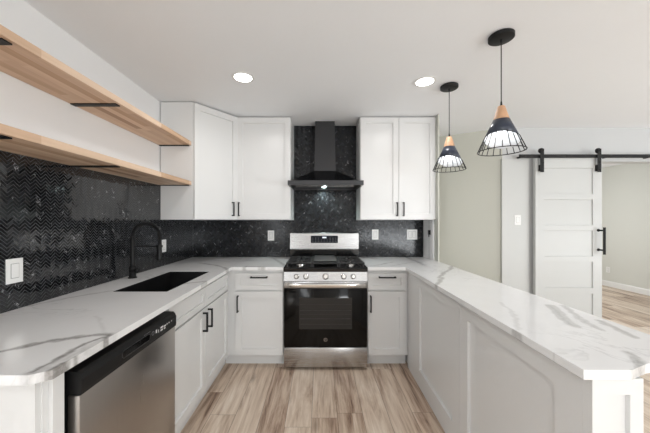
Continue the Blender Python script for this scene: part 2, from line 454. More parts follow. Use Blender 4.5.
def slab(name, rects, hole, cuts, veins, label, step=.0065, skew=False):
    bm = BM()
    xs = sorted({r[0] for r in rects} | {r[1] for r in rects} | ({hole[0], hole[1]} if hole else set()))
    ys = sorted({r[2] for r in rects} | {r[3] for r in rects} | ({hole[2], hole[3]} if hole else set()))
    def fill(a):
        out = []
        for p, q in zip(a, a[1:]):
            k = max(1, math.ceil((q-p)/step)); out += [p+(q-p)*i/k for i in range(k)]
        return out+[a[-1]]
    xs, ys = fill(xs), fill(ys); g = {}
    def V(i, j):
        if (i, j) not in g: g[i, j] = bm.verts.new((xs[i], ys[j], CT))
        return g[i, j]
    for i in range(len(xs)-1):
        for j in range(len(ys)-1):
            cx, cy = (xs[i]+xs[i+1])/2, (ys[j]+ys[j+1])/2
            if hole and hole[0] < cx < hole[1] and hole[2] < cy < hole[3]: continue
            if any(r[0] < cx < r[1] and r[2] < cy < r[3] for r in rects):
                bm.faces.new((V(i, j), V(i+1, j), V(i+1, j+1), V(i, j+1)))
    for co, no in cuts:
        bmesh.ops.bisect_plane(bm, geom=bm.verts[:]+bm.edges[:]+bm.faces[:], plane_co=co, plane_no=no, clear_outer=True)
    vals = {}
    bd = [e for e in bm.edges if len(e.link_faces) == 1]
    top_b = {v for e in bd for v in e.verts}
    # slightly eased upper arris, then the edge, then the underside
    r = bmesh.ops.extrude_edge_only(bm, edges=bd)
    for v in [q for q in r['geom'] if isinstance(q, bmesh.types.BMVert)]: v.co.z = CB
    ne = [e for e in r['geom'] if isinstance(e, bmesh.types.BMEdge) and all(v.co.z < CB+1e-5 for v in e.verts)]
    dv = [v.co.copy() for v in bm.verts]
    # underside as a copy of the top grid
    tf = [f for f in bm.faces if abs(f.normal.z) > .5 or all(abs(v.co.z-CT) < 1e-6 for v in f.verts)]
    d = bmesh.ops.duplicate(bm, geom=tf)
    for v in [q for q in d['geom'] if isinstance(q, bmesh.types.BMVert)]: v.co.z = CB
    bmesh.ops.remove_doubles(bm, verts=bm.verts, dist=1e-5)
    bmesh.ops.recalc_face_normals(bm, faces=bm.faces)
    if skew:
        for v in bm.verts:
            if v.co.x > .76: v.co.x = pen(v.co.x, v.co.y)
    if not skew:
        for v in bm.verts:
            if v.co.x > SH[1]+.002: v.co.x += .019*(P(1.7)-v.co.y)*min(1, (v.co.x-SH[1])/(XF-SH[1]))*(1 if v.co.x < XF+.01 else max(0, 1-(v.co.x-XF)/.4))
    lay = bm.verts.layers.float.new('vein')
    cache = {}
    for v in bm.verts:
        k = (round(v.co.x, 4), round(v.co.y, 4))
        if k not in cache: cache[k] = vein_value(v.co.x, v.co.y, veins)
        v[lay] = min(1, cache[k])
    me = bpy.data.meshes.new(name); bm.to_mesh(me); bm.free()
    o = link(name, me, 'quartz')
    return tag(o, label, 'countertop')
LV = [([px(*p) for p in [(-30, 357), (0, 352), (22, 347), (48, 341), (74, 337), (96, 335.4), (107, 337)]], .011, 1.2),
      ([px(*p) for p in [(107, 337), (100, 344.6), (81, 352), (59, 361), (37, 372), (34, 377)]], .020, .45),
      ([px(*p) for p in [(107, 337), (104, 344), (88, 353), (66, 363), (47, 373), (35, 378)]], .008, 1.7),
      ([px(*p) for p in [(101, 340), (90, 343), (76, 349), (56, 360), (36, 371)]], .007, 1.5),
      ([px(*p) for p in [(-10, 379), (11, 381), (25, 379), (37, 377)]], .007, .9),
      ([px(*p) for p in [(30, 306), (40, 303), (70, 298), (90, 294), (111, 291)]], .008, .6),
      ([px(*p) for p in [(96, 316), (104, 330), (107, 337)]], .006, .25),
      ([px(*p) for p in [(185, 284), (197, 282), (205, 281), (203, 284)]], .010, .8),
      ([px(*p) for p in [(200, 263), (215, 265), (224, 267.5), (228, 270)]], .014, .9),
      ([px(*p) for p in [(240, 269), (249, 266), (262, 267), (240, 270.5)]], .016, .85),
      ([px(*p) for p in [(272, 257.5), (278, 261), (286, 266)]], .016, .7),
      ([px(*p) for p in [(205, 259), (230, 262), (258, 260)]], .008, .5),
      ([px(*p) for p in [(150, 268), (170, 264), (196, 262)]], .008, .4)]
RV = [([px(*p) for p in [(452, 266), (448.6, 270), (441, 275), (439.5, 277.7), (444, 277.7), (437.5, 283), (434.8, 287)]], .013, .95),
      ([px(*p) for p in [(370, 266), (378, 265), (392, 262)]], .010, .7), ([px(*p) for p in [(392, 266), (408, 263), (420, 262)]], .008, .5),
      ([px(*p) for p in [(501, 303), (509, 309), (516, 320), (522, 331)]], .008, .35),
      ([px(*p) for p in [(550, 306), (557, 311), (566, 317), (576, 326)]], .017, .85),
      ([px(*p) for p in [(562, 306), (575, 315), (588, 323), (600, 329)]], .010, .75),
      ([px(*p) for p in [(599, 321), (612, 327), (630, 336)]], .012, .8),
      ([px(*p) for p in [(626, 352), (634, 358), (642, 365), (647, 372), (637, 378)]], .012, .95),
      ([px(*p) for p in [(498, 325), (507, 329), (516, 331), (524, 336)]], .010, .95),
      ([px(*p) for p in [(534, 349), (545, 352), (560, 352)]], .005, .3)]
SH = (-1.245, -.912, P(1.68), P(2.34))       # sink cut-out
XF = -.782
YN = P(.775)
slab('countertop', [(XL+.001, XF, YN, -.0005), (XF, -.325, P(2.55), -.0005)], SH,
     [((XF-.036, YN, 0), Vector((1, -1.25, 0)).normalized())], LV,
     'white veined quartz countertop with the sink, left of the range')
slab('countertop', [(.775, 1.24, P(.803), -.0005), (.445, .775, P(2.55), -.0005)], None,
     [((.915, P(.803), 0), Vector((.42, -1, 0)).normalized())], RV,
     'long white veined quartz countertop over the peninsula, right of the range', skew=True)

# ================================================================== BASE CABINETS
def carcass(name, parent, x0, x1, y0, y1, z0, z1, open_side=None):
    """hollow box: four sides and a bottom"""
    bm = BM(); t = .018
    box(bm, x0, x0+t, y0, y1, z0, z1); box(bm, x1-t, x1, y0, y1, z0, z1)
    box(bm, x0+t, x1-t, y0, y0+t, z0, z1); box(bm, x0+t, x1-t, y1-t, y1, z0, z1); box(bm, x0+t, x1-t, y0+t, y1-t, z0, z0+t)
    return obj(name, bm, 'cab', parent)
FX = -.850                      # face-frame plane of the left run (doors stand proud of it)
t = thing('sink_cabinet', 'white base cabinet under the sink with two doors and two false fronts', 'cabinet', (-1.14, P(2.04), 0))
yA, yB = P(1.545), P(2.598)
carcass('body', t, XL+.002, FX, yA, yB, .11, CB-.001)
obj('toe_kick', box(BM(), XL+.002, -.890, yA, P(2.66), 0, .109), 'cab', t)
for a, b_, hy in ((P(1.550), P(2.045), P(2.002)), (P(2.049), P(2.555), P(2.092))):
    wd = b_-a; cy = (a+b_)/2
    d = obj('door', place(shaker(wd, .595), FX+.0205, cy, .125, PI/2), 'cab', t)
    bar_pull('handle', d, (FX+.0205, hy, .635), .138, PI/2, True)
    obj('false_drawer_front', place(shaker(wd, .142, fr=.04), FX+.0205, cy, .734, PI/2), 'cab', t)

# back run, left of range
FY = P(2.60)                   # face plane, doors stand in front
def base_unit(x0, x1, dx0, dx1, hx, label, cx):
    t = thing('base_cabinet', label, 'cabinet', (cx, -.3, 0))
    carcass('body', t, x0, x1, FY, -.002, .11, CB-.001)
    obj('toe_kick', box(BM(), x0 if x0 > 0 else -.889, x1, P(2.665), -.002, 0, .109), 'cab', t)
    w_ = dx1-dx0; c = (dx0+dx1)/2
    d = obj('door', place(shaker(w_, .587), c, FY-.0205, .120), 'cab', t)
    bar_pull('handle', d, (hx, FY-.0205, .595), .15, 0, True)
    d = obj('drawer', place(shaker(w_, .152, fr=.04), c, FY-.0205, .722), 'cab', t)
    bar_pull('handle', d, (c, FY-.0205, .840), .155, 0, False)
base_unit(FX+.002, -.328, -.770, -.332, -.745, 'white base cabinet with drawer and door, left of the range', -.56)
base_unit(.447, .823, .452, .800, .474, 'narrow white base cabinet with drawer and door, right of the range', .62)

# left end: cabinet panel beside the dishwasher
t = thing('end_cabinet_panel', 'white panelled cabinet end next to the dishwasher', 'cabinet panel', (-1.14, P(.86), 0))
obj('body', box(BM(), XL+.002, -.832, P(.842), P(.900), 0, CB-.001), 'cab', t)
obj('end_face', place(paneled(.62, CB-.002, .018, [(-.25, .25, .10, .80)]), -1.146, P(.824), 0, 0), 'cab', t)
obj('corner_post', box(BM(), -.832, -.818, P(.860), P(.900), 0, CB-.001, .001), 'cab', t)

# ---------------------------------------------------------------- peninsula
PX = .808
t = thing('peninsula_cabinet', 'long white panelled peninsula base carrying the right countertop', 'cabinet', (.87, P(1.7), 0))
yn, yf = P(.842), P(2.598)
def pskew(bm):
    for v in bm.verts: v.co.x = pen(v.co.x, v.co.y)
    return bm
obj('body', pskew(box(BM(), PX+.018, .93, yn, -.003, 0, CB-.001)), 'cab', t)
def penpanel(Za, Zb, cells, nm='side_panel'):
    wd = Zb-Za; cy = P((Za+Zb)/2)
    # facing -x: local +x runs towards the camera
    cc = [((P((Za+Zb)/2)-P(b)), (P((Za+Zb)/2)-P(a)), z0, z1) for a, b, z0, z1 in cells]
    return obj(nm, pskew(place(paneled(wd, CB-.022, .0175, cc, rec=.017), PX, cy, 0, -PI/2)), 'cab', t)
penpanel(1.612, 2.598, [(1.70, 2.286, .14, .818)])
penpanel(.842, 1.609, [(.945, 1.52, .14, .818)])
obj('top_rail', pskew(box(BM(), PX+.006, PX+.0175, yn, P(2.598), CB-.0215, CB-.001)), 'cab', t)
obj('end_post', place(paneled(.148, CB-.002, .030, [(-.040, .036, .12, .858)], rec=.012), .866, P(.811), 0, 0), 'cab', t)

# ================================================================== WALL CABINETS
ZT = 2.450; ZB = 1.368
UY = P(2.965)
t = thing('wall_cabinet', 'white corner wall cabinet with one angled door beside the shelves', 'cabinet', (-1.2, -.3, ZB), 'white wall cabinets')
pts = [(XL+.001, -.001), (XL+.001, P(2.578)), (-1.162, P(2.578)), (-.868, UY+.0), (-.868, -.001)]
bm = BM(); prism(bm, pts, ZB, ZT); obj('body', bm, 'cab', t)
dx, dy = (-.868+1.162), (UY-P(2.578)); L = math.hypot(dx, dy); an = math.atan2(dy, dx)
nx, ny = math.sin(an), -math.cos(an)
mx, my = (-1.162-.868)/2, (UY+P(2.578))/2
d = obj('door', place(shaker(L-.012, ZT-ZB-.012, .0195), mx+nx*.020, my+ny*.020, ZB+.006, an), 'cab', t)
ux, uy = math.cos(an), math.sin(an); hh = L/2-.075
bar_pull('handle', d, (mx+nx*.020+ux*hh, my+ny*.020+uy*hh, 1.478), .145, an, True)
t = thing('wall_cabinet', 'white wall cabinet with one door, immediately left of the range hood', 'cabinet', (-.58, -.15, ZB), 'white wall cabinets')
obj('body', box(BM(), -.866, -.298, UY, -.001, ZB, ZT), 'cab', t)
wd = .558; d = obj('door', place(shaker(wd, ZT-ZB-.012), -.5805, UY-.0205, ZB+.006), 'cab', t)
bar_pull('handle', d, (-.838, UY-.0205, 1.478), .145, 0, True)
t = thing('wall_cabinet', 'white double-door wall cabinet right of the range hood', 'cabinet', (.83, -.15, ZB), 'white wall cabinets')
obj('body', box(BM(), .432, 1.211, UY, -.001, ZB, ZT), 'cab', t)
for a, b_, hx in ((.438, .838, .818), (.842, 1.226, .885)):
    d = obj('door', place(shaker(b_-a, ZT-ZB-.012), (a+b_)/2, UY-.0205, ZB+.006), 'cab', t)
    bar_pull('handle', d, (hx, UY-.0205, 1.478), .145, 0, True)

# ================================================================== SHELVES
for zb, lab in ((2.050, 'upper butcher-block wood shelf high on the left wall'), (1.685, 'lower butcher-block wood shelf resting just above the black tile')):
    t = thing('wall_shelf', lab, 'shelf', (XL, P(1.6), zb), 'wooden wall shelves')
    obj('board', box(BM(), XL-.007, -1.174, P(.55), P(2.576), zb, zb+.037, .002), 'shelf', t)
    for Z in (1.07, 1.66, 2.562):
        wy = .018 if Z < 2 else .010
        obj('bracket', box(BM(), XL+.0005, -1.192, P(Z)-wy, P(Z)+wy, zb-.006, zb-.0002), 'black', t)

# ================================================================== RANGE
RC = .0595; RF = P(2.54)          # centre x and door front
rx0, rx1 = RC-.379, RC+.379
t = thing('gas_range', 'stainless steel gas range with black oven door between the white cabinets', 'range', (RC, -.35, 0))
obj('body', box(BM(), rx0+.002, rx1-.002, P(2.60), -.004, .03, .90), 'blackgloss', t)
for x in (rx0+.04, rx1-.04):
    for y in (P(2.62), -.08): obj('levelling_foot', cyl(BM(), (x, y, .015), .018, .030), 'black', t)
# bottom drawer
bm = BM(); box(bm, rx0, rx1, RF, P(2.60), .028, .207, .004); d = obj('storage_drawer', bm, 'steel', t, True); d['label'] = 'stainless storage drawer'
# oven door
bm = BM(); box(bm, rx0, rx1, RF, P(2.60), .212, .745, .005); door = obj('oven_door', bm, 'ovenglass', t, True)
bm = BM(); box(bm, rx0, rx1, RF, P(2.60), .746, .806, .004); obj('door_top_trim', bm, 'steel', door, True)
ow = obj('oven_window', box(BM(), RC-.24, RC+.24, RF-.0012, RF+.0005, .375, .657), 'ovenwindow', door)
bm = BM()
for z in (.470, .545): 
    cyl(bm, (RC, RF-.0022, z), .0014, .46, 'x', 8)
for z in (.42, .51, .60): cyl(bm, (RC, RF-.0022, z), .0006, .46, 'x', 6)
obj('oven_rack', bm, 'griddle', ow)
# round maker's badge: ring with curled strokes
bm = BM(); lathe(bm, [(.0125, 0), (.016, 0), (.016, .002), (.0125, .002)], seg=28, closed=True)
for k in range(2):
    tube(bm, [(-.006+k*.007+.0042*math.cos(a*.55), .0042*math.sin(a*.55)+(.001 if k else -.001), .001) for a in range(2, 13)], .0009, 6)
bmesh.ops.transform(bm, matrix=Matrix.Translation((RC, RF-.0002, .28)) @ Matrix.Rotation(PI/2, 4, 'X'), verts=bm.verts)
obj('badge', bm, 'chrome', door, True)
# handle: bowed flat bar
bm = BM(); hp = []
for i in range(25):
    u = -1+2*i/24; hp.append((RC+u*.352, RF-.052+.018*abs(u)**6, .785))
n_ = len(hp); rings = []
for x, y, z in hp:
    rings.append([bm.verts.new((x, y-.010, z-.014)), bm.verts.new((x, y-.013, z)), bm.verts.new((x, y-.010, z+.014)), bm.verts.new((x, y+.006, z+.012)), bm.verts.new((x, y+.006, z-.012))])
for a, b_ in zip(rings, rings[1:]):
    for k in range(5): bm.faces.new((a[k], a[(k+1) % 5], b_[(k+1) % 5], b_[k]))
bm.faces.new(rings[0]); bm.faces.new(rings[-1][::-1])
for x in (RC-.345, RC+.345): box(bm, x-.010, x+.010, RF-.036, RF-.0002, .774, .796)
obj('oven_handle', bm, 'chrome', door, True)
# control panel, slightly raked
bm = BM(); prism_axis(bm, [(RF-.012, .812), (RF+.004, .893), (P(2.60), .893), (P(2.60), .812)], rx0, rx1, 'x')
cp = obj('control_panel', bm, 'steel', t)
for kx, rr in ((-.264, .017), (-.177, .019), (0, .021), (.164, .019), (.25, .017)):
    bm = BM(); lathe(bm, [(rr*1.15, 0), (rr*1.15, .004), (rr, .006), (rr*.92, .022), (rr*.8, .025)], seg=28)
    box(bm, -.0035, .0035, -rr*.9, rr*.9, .0245, .032)
    bmesh.ops.transform(bm, matrix=Matrix.Translation((RC+kx, RF-.0045, .853)) @ Matrix.Rotation(PI/2-.19, 4, 'X'), verts=bm.verts)
    kb = obj('knob', bm, 'chrome', cp, True)
    bm = BM(); lathe(bm, [(rr*1.16, 0), (rr*1.32, 0), (rr*1.32, .002), (rr*1.16, .002)], seg=28, closed=True)
    bmesh.ops.transform(bm, matrix=Matrix.Translation((RC+kx, RF-.0048, .853)) @ Matrix.Rotation(PI/2-.19, 4, 'X'), verts=bm.verts)
    obj('knob_collar', bm, 'black', kb, True)
# cooktop
bm = BM(); prism_axis(bm, [(P(2.548), .894), (P(2.545), .922), (P(2.56), .932), (P(3.06), .932), (P(3.06), .901), (P(2.60), .901), (P(2.60), .894)], rx0-.003, rx1+.003, 'x')
ck = obj('cooktop', bm, 'blackgloss', t)
# burners
for bx, by, br in ((-.24, P(2.69), .045), (-.24, P(2.93), .036), (.24, P(2.69), .040), (.24, P(2.93), .042)):
    bm = BM(); lathe(bm, [(br, 0), (br, .006), (br*.85, .010), (br*.85, .014)], (RC+bx, by, .932), 28)
    b1 = obj('burner', bm, 'chrome', ck, True)
    bm = BM(); lathe(bm, [(br*.72, 0), (br*.74, .006), (br*.66, .010)], (RC+bx, by, .946), 28)
    obj('burner_cap', bm, 'blackgloss', b1, True)
def grate(x0, x1, y0, y1, plate):
    bm = BM(); z0, z1 = .962, .974; b = .006
    for x in (x0+b, x1-b): box(bm, x-b, x+b, y0, y1, z0, z1, .002)
    for y in (y0+b, y1-b, (y0+y1)/2): box(bm, x0+2*b, x1-2*b, y-b, y+b, z0, z1, .002)
    for x in (x0+.008, x1-.008):
        for y in (y0+.008, y1-.008): box(bm, x-.006, x+.006, y-.006, y+.006, .9325, z0)
    if not plate:
        for cy in (y0+(y1-y0)*.25, y0+(y1-y0)*.75):
            cx = (x0+x1)/2
            for k in range(8):
                a = k*PI/4+PI/8; ex, ey = cx+math.cos(a)*.016, cy+math.sin(a)*.016
                fx = cx+math.copysign((x1-x0)/2-b, math.cos(a)) if abs(math.cos(a)) > .7 else cx+math.cos(a)*.1
                fy = cy+math.sin(a)*(.10 if abs(math.sin(a)) > .7 else .06)
                tube(bm, [(ex, ey, .970), ((ex+fx)/2, (ey+fy)/2, .970), (fx, max(y0+b, min(y1-b, fy)), .968)], .0048, 6)
    return obj('grate', bm, 'iron', ck)
gy0, gy1 = P(2.575), P(3.04)
grate(rx0+.018, RC-.125, gy0, gy1, False)
g = grate(RC-.121, RC+.121, gy0, gy1, True)
obj('griddle', box(BM(), RC-.105, RC+.105, gy0+.05, gy1-.02, .9745, .984, .003), 'griddle', g)
grate(RC+.125, rx1-.018, gy0, gy1, False)
# backguard
bm = BM(); prism_axis(bm, [(P(3.11), 1.045), (P(3.118), 1.215), (P(3.13), 1.222), (-.006, 1.222), (-.006, 1.045)], rx0+.068-.0, rx1-.0-.0, 'x')
for v in bm.verts: v.co.x = RC+(.381 if v.co.x > RC else -.381)
bg = obj('backguard', bm, 'steel', t)
obj('backguard_base', box(BM(), RC-.375, RC+.375, P(3.065), -.008, .933, 1.044), 'blackgloss', t)
bm = BM(); box(bm, RC-.150, RC+.150, P(3.1075), P(3.118), 1.110, 1.190, .002); dp = obj('display', bm, 'display', bg)
for i in range(9):
    for j in range(3):
        if 3 <= i <= 5 and j == 2: continue
        obj('button_mark', box(BM(), RC-.135+i*.032, RC-.135+i*.032+.012, P(3.1067), P(3.1076), 1.122+j*.02, 1.126+j*.02), 'icon_grey', dp)
bm = BM(); box(bm, RC-.022, RC+.022, P(3.1067), P(3.1076), 1.164, 1.178); obj('clock_digits', bm, emit('clock_glow', (.6, .75, 1, 1), .6), dp)

# ================================================================== HOOD
t = thing('range_hood', 'black chimney range hood mounted above the gas range', 'range hood', (.064, -.2, 1.712))
hc = .066
def frus(bm, b0, t0, z0, z1):
    """b0,t0 = (x0,x1,y0,y1)"""
    v = [bm.verts.new((x, y, z)) for (x0, x1, y0, y1), z in ((b0, z0), (t0, z1)) for x, y in ((x0, y0), (x1, y0), (x1, y1), (x0, y1))]
    bm.faces.new(v[:4][::-1]); bm.faces.new(v[4:])
    for i in range(4): bm.faces.new((v[i], v[(i+1) % 4], v[4+(i+1) % 4], v[4+i]))
    return bm
bm = BM(); frus(bm, (hc-.117, hc+.117, P(3.07), -.002), (hc-.107, hc+.107, P(3.09), -.002), 1.905, CEIL-.002); obj('chimney', bm, 'hood', t)
bm = BM(); frus(bm, (hc-.350, hc+.350, P(2.81), -.002), (hc-.118, hc+.118, P(3.07), -.002), 1.758, 1.9045); obj('canopy', bm, 'hood_dark', t)
bm = BM()                         # rim, hollow beneath
hx0, hx1, hy0 = hc-.376, hc+.376, P(2.77)
box(bm, hx0, hx1, hy0, -.002, 1.745, 1.7575); box(bm, hx0, hx1, hy0, hy0+.02, 1.712, 1.745)
box(bm, hx0, hx0+.02, hy0+.02, -.002, 1.712, 1.745); box(bm, hx1-.02, hx1, hy0+.02, -.002, 1.712, 1.745); box(bm, hx0+.02, hx1-.02, -.022, -.002, 1.712, 1.745)
obj('rim', bm, 'hood', t)
for x in (hc-.165, hc+.165):
    bm = BM(); box(bm, x-.15, x+.15, hy0+.06, -.12, 1.735, 1.7445)
    for k in range(9): box(bm, x-.145, x+.145, hy0+.07+k*.030, hy0+.078+k*.030, 1.731, 1.735)
    obj('filter', bm, 'steel', t)
bm = BM(); cyl(bm, (hc-.01, -.075, 1.738), .022, .010); obj('lamp', bm, 'hoodlens', t)
ld = bpy.data.lights.new('hood_lamp', 'SPOT'); ld.energy = 9; ld.spot_size = 2.4; ld.spot_blend = .8; ld.shadow_soft_size = .02; ld.color = (.82, 1, .97)
lo = bpy.data.objects.new('hood_lamp', ld); lo.location = (hc-.01, -.075, 1.725); COL.objects.link(lo)

# ================================================================== SINK AND FAUCET
t = thing('sink', 'black undermount sink set into the left countertop', 'sink', ((SH[0]+SH[1])/2, (SH[2]+SH[3])/2, .69))
bm = BM(); a0, a1, b0, b1 = SH[0]+.0035, SH[1]-.0035, SH[2]+.0035, SH[3]-.0035; zt = CT-.0015; zb = .70
w3 = .003
box(bm, a0-w3, a0, b0-w3, b1+w3, zb, zt); box(bm, a1, a1+w3, b0-w3, b1+w3, zb, zt)
box(bm, a0, a1, b0-w3, b0, zb, zt); box(bm, a0, a1, b1, b1+w3, zb, zt); box(bm, a0-w3, a1+w3, b0-w3, b1+w3, zb-.012, zb)
obj('basin', bm, 'sink', t)
bm = BM(); lathe(bm, [(.045, 0), (.045, .003), (.036, .004), (.030, .001)], ((a0+a1)/2, (b0+b1)/2, zb), 24); obj('drain', bm, 'black', t, True)
fxx, fyy = -1.385, P(2.08)
t = thing('kitchen_faucet', 'black spring-neck pull-down kitchen faucet behind the sink', 'faucet', (fxx, fyy, CT))
bm = BM(); lathe(bm, [(.030, 0), (.030, .006), (.023, .010), (.023, .085), (.019, .092), (.0155, .094), (.0155, .30), (.012, .305)], (fxx, fyy, CT), 24)
obj('body', bm, 'black', t, True)
bm = BM(); cyl(bm, (fxx+.02, fyy-.03, CT+.055), .013, .035, 'x'); tube(bm, [(fxx+.03, fyy-.01, CT+.055), (fxx+.055, fyy-.035, CT+.062), (fxx+.075, fyy-.06, CT+.078)], [.008, .006, .005], 10); cyl(bm, (fxx+.028, fyy, CT+.055), .017, .03, 'x')
obj('lever', bm, 'black', t, True)
R = .101; pts = [(fxx, fyy, CT+.30)]
for i in range(25):
    a = PI-PI*i/24; pts.append((fxx+R+R*math.cos(a), fyy, CT+.305+R*math.sin(a)))
pts += [(fxx+2*R, fyy, CT+.25), (fxx+2*R-.002, fyy, CT+.20)]
bm = BM(); tube(bm, pts, .0065, 10); hose = obj('hose', bm, 'black', t, True)
# spring wound round the hose
def along(pts, s):
    P_ = [Vector(p) for p in pts]; 
    for a, b_ in zip(P_, P_[1:]):
        l = (b_-a).length
        if s <= l: return a+(b_-a)*(s/l), (b_-a).normalized()
        s -= l
    return P_[-1], (P_[-1]-P_[-2]).normalized()
tot = sum((Vector(b_)-Vector(a)).length for a, b_ in zip(pts, pts[1:])); turns = 42; hp = []
for i in range(turns*10+1):
    s_ = tot*.93*i/(turns*10); c, tn = along(pts, s_); side = Vector((0, 1, 0)); up = tn.cross(side)
    a = 2*PI*i/10; hp.append(c+side*math.cos(a)*.0135+up*math.sin(a)*.0135)
bm = BM(); tube(bm, hp, .0024, 5); obj('spring', bm, 'black', t, True)
bm = BM(); lathe(bm, [(.012, 0), (.017, -.012), (.017, -.085), (.021, -.105), (.019, -.112)], (fxx+2*R-.002, fyy, CT+.245), 20); obj('spray_head', bm, 'black', t, True)
bm = BM(); cyl(bm, (fxx+R, fyy, CT+.235), .0055, 2*R-.02, 'x', 12); lathe(bm, [(.0185, -.008), (.0215, -.008), (.0215, .008), (.0185, .008)], (fxx+2*R-.002, fyy, CT+.235), 20, True)
obj('support_arm', bm, 'black', t, True)

# ================================================================== DISHWASHER
DF = -.790
t = thing('dishwasher', 'stainless steel dishwasher with black control strip under the left countertop', 'dishwasher', (-1.1, P(1.21), 0))
d0, d1 = P(.924), P(1.538)
obj('tub', box(BM(), XL+.02, -.832, d0+.002, d1-.002, .02, .864), 'black', t)
obj('toe_panel', box(BM(), -.90, -.885+.0, d0, d1, 0, .018), 'black', t)
bm = BM(); box(bm, -.831, DF, d0, d1, .11, .783, .003); obj('door', bm, 'steel_dw', t, True)
bm = BM(); pr = [(-.831, .786), (DF+.004, .786), (DF+.006, .800), (DF+.006, .838), (DF, .854), (DF-.010, .863), (-.831, .864)]
prism_axis(bm, pr, d0, d1, 'y')
cp = obj('control_strip', bm, 'black', t); 
FXs = DF+.006
bm = BM(); tube(bm, [(FXs, P(1.115), .818), (FXs, P(1.115), .832), (FXs, P(1.125), .840), (FXs, P(1.29), .840), (FXs, P(1.30), .832), (FXs, P(1.30), .818), (FXs, P(1.29), .810), (FXs, P(1.125), .810)], .0016, 6, True)
obj('grip_rim', bm, 'hood', cp)
bm = BM(); box(bm, FXs-.002, FXs+.0006, P(1.118), P(1.297), .812, .838); obj('pocket_grip', bm, 'blackgloss', cp)
for Z, w_, z, h in ((1.345, .010, .822, .016), (1.365, .006, .826, .005), (1.365, .006, .818, .005), (1.385, .024, .829, .008), (1.385, .020, .816, .008), (1.415, .018, .826, .007), (1.415, .014, .815, .007), (1.44, .010, .828, .006), (1.46, .008, .828, .006), (1.487, .005, .828, .006)):
    obj('button_mark', box(BM(), FXs-.001, FXs+.0005, P(Z), P(Z+w_), z-.002, z+h-.002), 'icon', cp)
bm = BM()
for k in range(5): box(bm, FXs-.001, FXs+.0005, P(1.255+k*.010), P(1.261+k*.010), .846, .8475)
bm2 = BM(); lathe(bm2, [(.0075, 0), (.0095, 0), (.0095, .001), (.0075, .001)], seg=20, closed=True)
bmesh.ops.transform(bm2, matrix=Matrix.Translation((FXs, P(1.322), .830)) @ Matrix.Rotation(PI/2, 4, 'Y'), verts=bm2.verts)
obj('badge', bm2, 'icon_grey', cp); obj('brand_print', bm, 'icon_grey', cp)

# ================================================================== OUTLETS AND SWITCHES
def plate(kind, label, cx, cy, cz, ang, gangs=1, mode='outlet'):
    """wall plate facing local -y, back on the wall"""
    w_ = .046*gangs+.028; h_ = .117
    t = thing('wall_outlet' if mode == 'outlet' else 'light_switch', label, 'outlet' if mode == 'outlet' else 'light switch', (cx, cy, cz-h_/2), 'wall plates')
    bm = BM(); box(bm, -w_/2, w_/2, -.005, 0, -h_/2, h_/2, .0015); obj('cover_plate', place(bm, cx, cy, cz, ang), 'plate', t)
    for g in range(gangs):
        gx = (g-(gangs-1)/2)*.046
        bm = BM(); box(bm, gx-.0165, gx+.0165, -.0075, -.005, -.033, .033, .001)
        i = obj('insert', place(bm, cx, cy, cz, ang), 'plate', t)
        bm = BM()
        if mode == 'outlet':
            for z in (-.017, .017):
                for sx in (-.006, .006): box(bm, gx+sx-.001, gx+sx+.001, -.0079, -.0074, z-.004, z+.004)
            # reveal around the insert
        box(bm, gx-.0185, gx-.0168, -.0056, -.0049, -.035, .035); box(bm, gx+.0168, gx+.0185, -.0056, -.0049, -.035, .035)
        box(bm, gx-.0185, gx+.0185, -.0056, -.0049, .0334, .0351); box(bm, gx-.0185, gx+.0185, -.0056, -.0049, -.0351, -.0334)
        obj('slots', place(bm, cx, cy, cz, ang), 'plate_dark', i)
plate('o', 'white wall plate on the left tile above the near countertop', XL+.0003, P(1.34), 1.122, PI/2, 1, 'switch')
plate('o', 'white outlet on the left tile behind the faucet', XL+.0003, P(2.63), 1.122, PI/2)
plate('o', 'white outlet on the black tile left of the range', (271-319)/86.3, -.0003, 1.365-15.5/86.3, 0)
plate('o', 'single white outlet on the black tile just right of the range', (375.2-319)/86.3, -.0003, 1.365-14.5/86.3, 0)
plate('o', 'double white switch plate at the right end of the black tile', (412-319)/86.3, -.0003, 1.365-14.5/86.3, 0, 2, 'switch')
plate('o', 'white light switch on the casing board left of the sliding door', (517.5-319)/84.6, WY-.0203, 1.365, 0, 1, 'switch')
plate('o', 'small white outlet low on the far wall beyond the doorway', 5.9597, P(5.77), .34, -PI/2)

# ================================================================== SLIDING BARN DOOR
sx = 86.15; bx0, bx1 = 2.513, 3.285; bw = bx1-bx0; bz0, bz1 = .012, 2.090
t = bpy.data.objects.new('door_1', None); COL.objects.link(t); t.location = ((bx0+bx1)/2, P(3.27), 0); t['kind'] = 'structure'
cells = []; st = .105; tops = [1.365+(220-y)/sx for y in (168, 199.5, 230.5, 262, 294)]
hgt = .30
for z in tops: cells.append((-bw/2+st, bw/2-st, z-hgt if z != tops[-1] else .20, z))
bm = paneled(bw, bz1-bz0, .036, [(a, b_, c-bz0, d_-bz0) for a, b_, c, d_ in cells], rec=.012)
dl = obj('door_leaf', place(bm, (bx0+bx1)/2, P(3.25), bz0), 'trim', t)
bm = BM(); hx = (604-319)/87.5
cyl(bm, (hx, P(3.195), 1.125), .012, .31, 'z', 16)
for z in (1.245, 1.02): cyl(bm, (hx-.015, P(3.222), z), .009, .056, 'y', 12); cyl(bm, (hx-.015, P(3.2475), z), .017, .005, 'y', 16)
obj('door_handle', bm, 'black', t, True)
tz = 2.102; ty = P(3.232)
